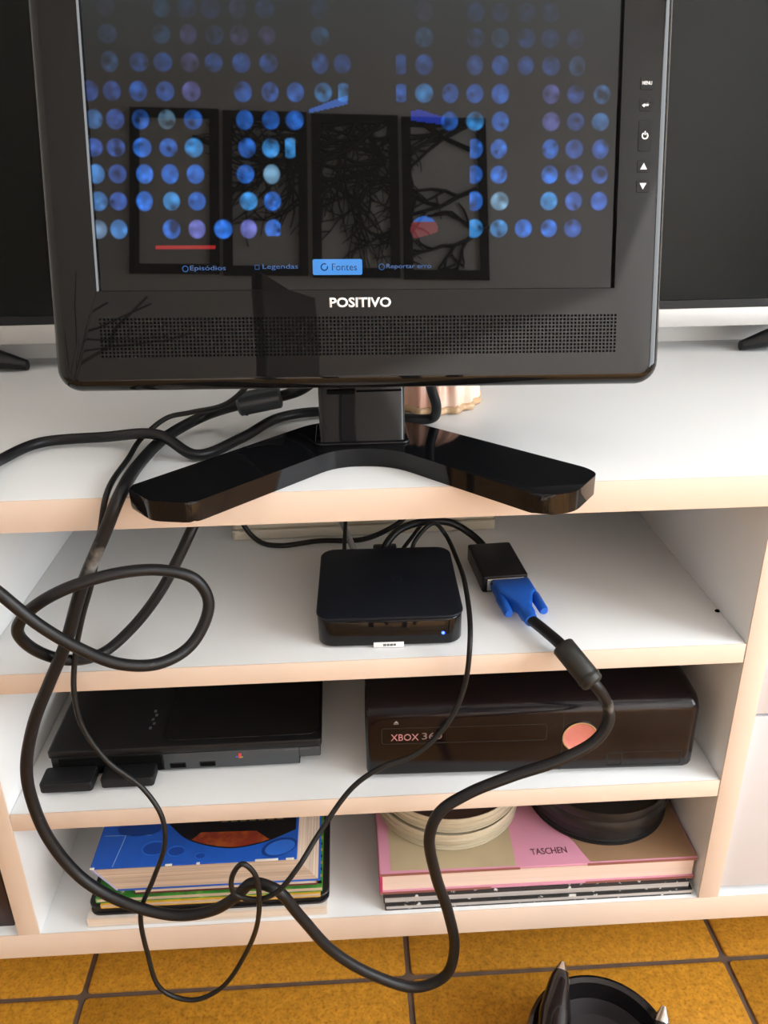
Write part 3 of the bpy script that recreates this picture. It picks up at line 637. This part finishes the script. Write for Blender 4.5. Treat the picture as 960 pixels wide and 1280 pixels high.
link('eject_symbol', prism([(-.0022, -.0020), (.0022, -.0020), (.0022, -.0013), (-.0022, -.0013)], 0, .0002), M_ink, xb, T(-.1150, .0002, .0610) @ RX90)
pbt = link('power_button', lathe([(0, -.001), (.0148, -.001), (.0148, .0008), (.0140, .0013), (.0130, .0009), (0, .0013)], 40), mat('chrome_rose_reflection', (.72, .30, .30), .22, metal=.6), xb, T(.0405, 0, .0415) @ RX90)  # chrome disc; the rose of its reflection is put into the base colour
link('ring', ring_me(.0152, .0140, 36, .0016), M_steel, pbt)
link('seam', box(.0255, .0262, -.0002, .0002, .0060, .0640, 0), M_dgap, xb)
link('usb_door', fframe(.0650, .1300, .0090, .0235, .0025, .0006), M_dgap, xb)
link('sync_button', fframe(.0660, .0790, .0100, .0225, .0020, .0006), M_dgap, xb)
for x in (-.115, .115):
    for y in (.03, .23): link('foot', lathe([(0, 0), (.008, 0), (.008, .0045), (0, .0045)], 16), M_matte, xb, T(x, y, 0))

# ================================================================== books
def pages(name, c, v):
    m = mat(name, c, .8, var=v, vscale=1.0)
    nt = m.node_tree; n = [x for x in nt.nodes if x.type == 'TEX_NOISE'][0]; tc = [x for x in nt.nodes if x.type == 'TEX_COORD'][0]
    mp = nt.nodes.new('ShaderNodeMapping'); mp.inputs['Scale'].default_value = (7, 7, 900); nt.links.new(tc.outputs['Object'], mp.inputs['Vector']); nt.links.new(mp.outputs['Vector'], n.inputs['Vector']); return m
M_page = pages('old_page_edges', (.50, .39, .30), .28)
M_page2 = pages('pale_page_edges', (.66, .56, .46), .15)
M_pageg = pages('grey_page_edges', (.42, .40, .39), .35)
def book(name, label, x0, x1, y0, y1, z0, z1, cov, pag, t=.0012, spine='L', over=.003, group=None, spine_m=None, shear=0.0, bot_m=None):
    cx, cy = (x0+x1)/2, (y0+y1)/2; b = thing(name, label, 'book', (cx, cy, z0), 0, group)
    hx, hy, h = (x1-x0)/2, (y1-y0)/2, z1-z0
    SH = Matrix(((1, 0, -shear/h if h else 0, shear), (0, 1, 0, 0), (0, 0, 1, 0), (0, 0, 0, 1)))
    def lk(n, me_, m_):
        me_.transform(SH); return link(n, me_, m_, b)
    lk('back_cover', slab(-hx, hx, -hy, hy, 0, t, .0012, t*.45, 2, 3), bot_m or cov)
    fc = lk('front_cover', slab(-hx, hx, -hy, hy, h-t, h, .0012, t*.45, 2, 3), cov)
    l, r_, f, k = over, over, over, over
    if spine == 'L': l = t*1.02; lk('spine', box(-hx, -hx+t, -hy, hy, t*.6, h-t*.6, t*.3), spine_m or cov)
    if spine == 'R': r_ = t*1.02; lk('spine', box(hx-t, hx, -hy, hy, t*.6, h-t*.6, t*.3), spine_m or cov)
    if spine == 'B': k = t*1.02; lk('spine', box(-hx, hx, hy-t, hy, t*.6, h-t*.6, t*.3), spine_m or cov)
    lk('page_block', box(-hx+l, hx-r_, -hy+f, hy-k, t*1.02, h-t*1.02, 0), pag)
    return b, fc
G1 = 'books stacked on the left of the bottom shelf'
z = zE
M_cgrey = mat('cream_cover', (.62, .56, .50), .6, var=.1)
book('magazine', 'cream paged magazine at the bottom of the left stack', .0415, .2570, .0035, .225, z, z+.0112, M_cgrey, M_page2, .0009, 'L', .0006, G1); z += .0113
M_blk = mat('black_folder_cover', (.010, .009, .009), .35, var=.3)
b = thing('folder', 'black folder with rounded corners in the left book stack', 'folder', (.1515, .1330, z), 0, G1)
link('cover', slab(-.1080, .1080, -.1270, .120, 0, .0022, .010, .0009), M_blk, b); link('cover', slab(-.1080, .1080, -.1270, .120, .0078, .0104, .010, .0010), M_blk, b)
link('page_block', box(-.104, .100, -.1245, .118, .0023, .0077, 0), M_blk, b); link('spine', box(-.108, -.1062, -.112, .112, .002, .0080, .0005), M_blk, b); z += .0105
M_yel = mat('yellow_cover', (.52, .30, .02), .5, var=.2, vscale=60)
book('exercise_book', 'thin yellow covered book under the green one', .0560, .2520, .0045, .22, z, z+.0050, M_yel, M_page, .0008, 'L', .0006, G1); z += .0051
M_grn = mat('green_illustrated_cover', (.035, .20, .025), .45, var=.35, vscale=60, col2=(.20, .36, .06), c2scale=45, c2lo=.5, c2hi=.62)
bk, fc = book('picture_book', 'green illustrated thin book with yellow and black striped edge', .0520, .2540, .0060, .225, z, z+.0055, M_grn, M_page, .0009, 'L', .0006, G1)
for k in range(9): link('stripe', box(.0930, .1005, -.1055+k*.0075, -.1025+k*.0075, .00552, .0057, 0), M_yel if k % 2 else M_blk, fc)
for k in range(5): link('star', prism([((.0024 if i % 2 else .0011)*math.cos(i*math.pi/5), (.0024 if i % 2 else .0011)*math.sin(i*math.pi/5)) for i in range(10)], .0056, .0058), mat('pale_print', (.6, .55, .4), .5), fc, T(-.078+k*.0105, -.1030+.0012*(k % 2), 0))
z += .0060
M_dred = mat('dark_red_cover', (.14, .014, .022), .4, var=.15); M_wcov = mat('white_grey_cover', (.62, .60, .60), .4, var=.04)
book('hardback_book', 'white topped book with dark red back cover under the blue book', .0860, .2500, .0085, .215, z, z+.0105, M_wcov, M_page2, .0011, 'R', .0010, G1, bot_m=M_dred, spine_m=M_dred); z += .0107
M_blu = mat('blue_printed_cover', (.012, .085, .42), .32, var=.12, vscale=25); M_lav = mat('lavender_spine', (.30, .29, .45), .5, var=.15)
zt = zE+.0715
bk, fc = book('thick_blue_book', 'thick blue printed book with worn corners on top of the left stack', .0540, .2330, .0030, .20, z, zt, M_blu, M_page, .0013, 'L', .0012, G1, spine_m=M_lav, shear=.020)
bx_, by_ = (.0540+.2330)/2, (.0030+.20)/2; hz = zt-z
def bpoly(pts, m, lift, name='cover_print'):
    return link(name, prism([(x-bx_, y-by_) for x, y in pts], hz+lift, hz+lift+.00012), m, fc)
M_bk2 = mat('black_print', (.006, .006, .007), .35); M_or = mat('orange_red_print', (.22, .028, .014), .35, col2=(.36, .08, .015), c2scale=90); M_lb = mat('light_blue_print', (.03, .15, .62), .3)
M_dent = mat('mid_blue_print', (.010, .060, .33), .3)
M_db = mat('deep_blue_print', (.008, .05, .25), .3)
wave = [(p.x, p.y) for p in spline([(.1130, .0520, 0), (.1317, .0328, 0), (.1496, .0240, 0), (.1752, .0185, 0), (.2031, .0235, 0), (.2310, .0370, 0)], 6)]
bpoly(wave+[(.2310, .195), (.1050, .195)], M_bk2, .00001)
bpoly([(x, y+.0014) for x, y in wave[8:26]]+[(.1950, .0375), (.1700, .0382), (.1450, .0388)], M_or, .00014)
for cx, cy, ra, rb, m in ((.1056, .0234, .0115, .0085, M_lb), (.1256, .0186, .0078, .0060, M_lb), (.1475, .0118, .0045, .0035, M_lb), (.0880, .0470, .0200, .0090, M_db)):
    bpoly([(cx+ra*math.cos(a), cy+rb*math.sin(a)) for a in [2*math.pi*i/24 for i in range(24)]], m, .00014)
    bpoly([(cx+ra*.9*math.cos(a)+.0008, cy-rb*.10+rb*.82*math.sin(a)) for a in [2*math.pi*i/24 for i in range(24)]], M_dent if m is M_lb else M_db, .00028)
bpoly([(.2175+.0150*math.cos(a)-.004*math.sin(a), .0170+.009*math.sin(a)+.006*math.cos(a)) for a in [2*math.pi*i/24 for i in range(24)]], M_db, .00014)
bpoly([(.2180+.0125*math.cos(a)-.004*math.sin(a), .0165+.0070*math.sin(a)+.005*math.cos(a)) for a in [2*math.pi*i/24 for i in range(24)]], M_lb, .00028)
M_ln = mat('pale_blue_line', (.20, .32, .60), .4)
bpoly([(.0580, .0400), (.1000, .0385), (.1000, .0391), (.0580, .0406)], M_ln, .00014); bpoly([(.0730, .0040), (.0738, .0040), (.0800, .0640), (.0792, .0640)], M_ln, .00014)
for x, wd in ((.0540, .004), (.119, .006), (.146, .003), (.197, .020), (.224, .007)):
    link('worn_edge', box(x-bx_, x-bx_+wd, .0028-by_, .0046-by_, hz-.0010, hz+.0003, .0003), mat('worn_paper', (.7, .68, .64), .8), fc)
for k in range(7): bpoly([(.162+k*.0085, .050), (.168+k*.0085, .050), (.1675+k*.0085, .0525), (.1625+k*.0085, .0525)], mat('dull_gold_print', (.22, .15, .06), .4), .00014)

G2 = 'publications stacked on the right of the bottom shelf'
M_mag = mat('black_white_cover', (.02, .02, .02), .45, col2=(.6, .58, .54), c2scale=120, c2lo=.60, c2hi=.66)
book('magazine', 'worn black and white magazine at the bottom of the right stack', .3100, .5960, .0040, .225, zE, zE+.0062, M_mag, M_pageg, .0012, 'L', .0006, G2)
book('magazine', 'grey paged black covered magazine under the pink book', .3090, .5930, .0060, .225, zE+.0063, zE+.0145, M_mag, M_pageg, .0012, 'L', .0006, G2)
M_pk = mat('pink_cover', (.58, .25, .34), .42, var=.08, vscale=12); M_tan = mat('tan_cover_print', (.33, .20, .115), .4, var=.1, vscale=15); M_bei = mat('beige_cover_print', (.46, .37, .23), .4, var=.1, vscale=15)
M_pkp = pages('pink_page_edges', (.74, .57, .48), .07); M_pkd = mat('magenta_cover_spine', (.42, .03, .12), .4)
pz0, pz1 = zE+.0147, zE+.0402
pk, fc = book('art_book', 'large pink and tan art book with TASCHEN lettering', .3055, .5985, .0095, .225, pz0, pz1, M_pk, M_pkp, .0030, 'L', .0022, G2, spine_m=M_pkd)
pcx, pcy, ph = (.3055+.5985)/2, (.0095+.225)/2, pz1-pz0
def pp(pts, m, lift=.00001, n='cover_print'): return link(n, prism([(x-pcx, y-pcy) for x, y in pts], ph+lift, ph+lift+.00012), m, fc)
pp([(.3165, .0125), (.4305, .0110), (.4375, .2230), (.3165, .2230)], M_bei); pp([(.4990, .0112), (.5970, .0112), (.5970, .2230), (.4700, .2230), (.4720, .0700), (.4900, .035)], M_tan)
o = link('lettering', text_me('TASCHEN', .0335, .006, .00015, bold=.004, height=.0072), mat('dark_plum_print', (.09, .03, .05), .5), fc, T(.4640-pcx, .0262-pcy, ph+.0001) @ Matrix.Rotation(math.radians(1.0), 4, 'Z')); o['label'] = 'dark lettering TASCHEN'
link('cover_edge', box(-.1465, -.018, -.1079, -.1076, ph-.0029, ph-.0002, 0), mat('brown_cover_edge', (.28, .10, .08), .5), fc); link('cover_edge', box(.044, .1460, -.1079, -.1076, ph-.0029, ph-.0002, 0), MATS['brown_cover_edge'], fc)
link('cover_edge', box(.044, .1460, -.1079, -.1076, .0002, .0028, 0), MATS['brown_cover_edge'], pk); link('cover_edge', box(-.1465, -.044, -.1079, -.1076, .0002, .0028, 0), MATS['brown_cover_edge'], pk)

# round tins lying on the pink book
M_cr = mat('cream_tin', (.52, .455, .33), .32, var=.06, metal=.15); M_bt = mat('black_tin', (.012, .013, .015), .33, metal=.2); M_brn = mat('dark_brown_lid', (.045, .022, .018), .5)
def can(name, label, cx, cy, z, r, h, m, lidm, tz=0.0, grp=None, dark=None):
    t = thing(name, label, 'tin', (cx, cy, z), 0, grp); t.rotation_euler = (tz, 0, 0)
    link('can_body', lathe([(0, .0), (r*.965, .0), (r*.990, .0008), (r*.990, .0020), (r*.965, .0028), (r*.965, .0036), (r*.985, .0042), (r*.985, .0052), (r*.965, .0060), (r*.965, h*.55), (0, h*.55)], 72), m, t)
    l = link('lid', lathe([(r*.94, h*.42), (r*.995, h*.42), (r, h*.45), (r, h*.66), (r*.985, h*.70), (r*.985, h*.74), (r, h*.78), (r, h*.92), (r*.994, h), (r*.982, h), (r*.972, h-.0022), (0, h-.0022)], 72), lidm, t)
    if dark: link('label_disc', lathe([(0, h-.0021), (r*.965, h-.0021), (r*.965, h-.0016), (0, h-.0016)], 64), dark, l)
    return t
can('film_can', 'cream round film can lying under another on the pink book', .3770, .1030, pz1+.0003, .0720, .0190, M_cr, M_cr, grp='cream film cans')
can('film_can', 'cream round film can with dark top, upper of the cream pair', .3785, .1045, pz1+.0196, .0715, .0170, M_cr, M_cr, grp='cream film cans', dark=M_brn)
can('film_can', 'black round film can beside the cream cans on the pink book', .5270, .0960, pz1+.0003, .0690, .0390, M_bt, M_bt, dark=mat('black_lid_disc', (.010, .010, .010), .5))

# standing books in the left bay
for k, (x0, x1, y0, h, c, lab) in enumerate(((-.0520, -.0260, .010, .170, (.022, .009, .009), 'dark maroon book standing in the left bay at the frame edge'),)):
    b = thing('standing_book', lab, 'book', ((x0+x1)/2, y0, zE)); hw = (x1-x0)/2; cm = mat('standing_cover_%d' % k, c, .45, var=.2)
    link('spine', box(-hw, hw, 0, .0016, 0, h, .0006), cm, b); link('cover', box(-hw, -hw+.0016, .0016, .16, 0, h, .0004), cm, b); link('cover', box(hw-.0016, hw, .0016, .16, 0, h, .0004), cm, b)
    link('page_block', box(-hw+.0017, hw-.0017, .002, .157, .002, h-.003, 0), M_page, b)

# ================================================================== shell ornament behind the stand
M_shell = mat('peach_shell', (.78, .42, .30), .22, var=.12, vscale=25, col2=(.85, .68, .55), c2scale=18, c2lo=.45, c2hi=.7)
sh = thing('sea_shell', 'peach pink sea shell lying behind the monitor stand', 'shell', (.372, .221, zA))
bm = bmesh.new(); rings = []; NA = 96
for i in range(15):                                            # ribbed fan-shaped valve, umbo leaning back and left
    t_ = i/14; k = math.cos(t_*math.pi/2)**.8; zz = .074*math.sin(t_*math.pi/2)**.9+.004
    cx, cy = -.010*t_**2, .030*t_**2; ring = []
    for j in range(NA):
        a = 2*math.pi*j/NA; rib = 1+.045*math.cos(16*a)*k
        ring.append((cx+0.044*k*rib*math.cos(a), cy+.056*k*rib*math.sin(a), zz+.004*k*math.cos(16*a)*(1-t_)))
    rings.append(ring)
rings[-1] = [(x*.05-.0095, .030+(y-.030)*.05, z_) for x, y, z_ in rings[-1]]
loft(bm, rings); link('valve', fin(bm, ang=70), M_shell, sh)
bm = bmesh.new(); rings = []                                   # pale scalloped rim along its foot
for (q, zz) in ((.90, .0006), (1.02, .0006), (1.045, .0030), (1.0, .0068), (.90, .0068)):
    rings.append([(.044*q*(1+.045*math.cos(16*a))*math.cos(a), .056*q*(1+.045*math.cos(16*a))*math.sin(a), zz) for a in [2*math.pi*j/NA for j in range(NA)]])
loft(bm, rings); link('rim', fin(bm, ang=70), mat('tan_shell_rim', (.55, .36, .20), .3), sh)

# ================================================================== black bowl with silver tipped horns on the floor
bw = thing('horned_bowl', 'glossy black bowl with silver tipped horn points on the floor', 'bowl', (.487, -.090, 0))
M_cer = mat('black_ceramic', (.008, .007, .008), .12, spec=.5); M_mat2 = mat('dark_matte_lining', (.030, .026, .030), .55)
link('bowl', lathe([(0, 0), (.046, 0), (.052, .004), (.060, .026), (.062, .044), (.0605, .0500), (.057, .0520), (.0535, .0495), (.050, .034), (.044, .020), (0, .016)], 64), M_cer, bw)
link('lining', lathe([(0, .0163), (.0440, .0204), (.0498, .0340), (.0493, .0345), (.0435, .0215), (0, .0178)], 64), M_mat2, bw)
def horn(pts, rads, tip):
    P = spline(pts, 6); n = len(P); R = []
    for i in range(n):
        f = i/(n-1)*(len(rads)-1); a = int(min(f, len(rads)-2)); R.append(rads[a]+(rads[a+1]-rads[a])*(f-a))
    k = int(n*(1-tip)); bm = bmesh.new(); tube_bm(bm, P[:k+1], R[:k+1], 14); h = link('horn', fin(bm, ang=60), M_cer, bw)
    bm = bmesh.new(); tube_bm(bm, P[k:], [r*1.04 for r in R[k:]], 14); o = link('tip', fin(bm, ang=60), M_steel, h); o['label'] = 'silver metal tip'
horn([(-.046, -.040, .030), (-.044, -.015, .046), (-.034, .022, .054), (-.022, .052, .060), (-.017, .064, .0635)], [.011, .0150, .0140, .0085, .0024], .20)
horn([(.050, -.010, .036), (.053, .002, .050), (.057, .012, .058), (.060, .018, .0625)], [.010, .0085, .0055, .002], .45)
horn([(-.016, -.020, .018), (-.019, -.010, .040), (-.021, .000, .055), (-.0215, .006, .0625)], [.010, .0085, .0055, .002], .42)

# everything that stands on a board or on the floor rests a hair above it
for o in bpy.context.scene.objects:
    if o.parent is None and o.name.split('.')[0] in ('set_top_box', 'video_adapter', 'power_strip', 'adapter_lead', 'slim_console', 'game_console', 'magazine', 'standing_book', 'sea_shell'):
        o.location.z += 0.0003
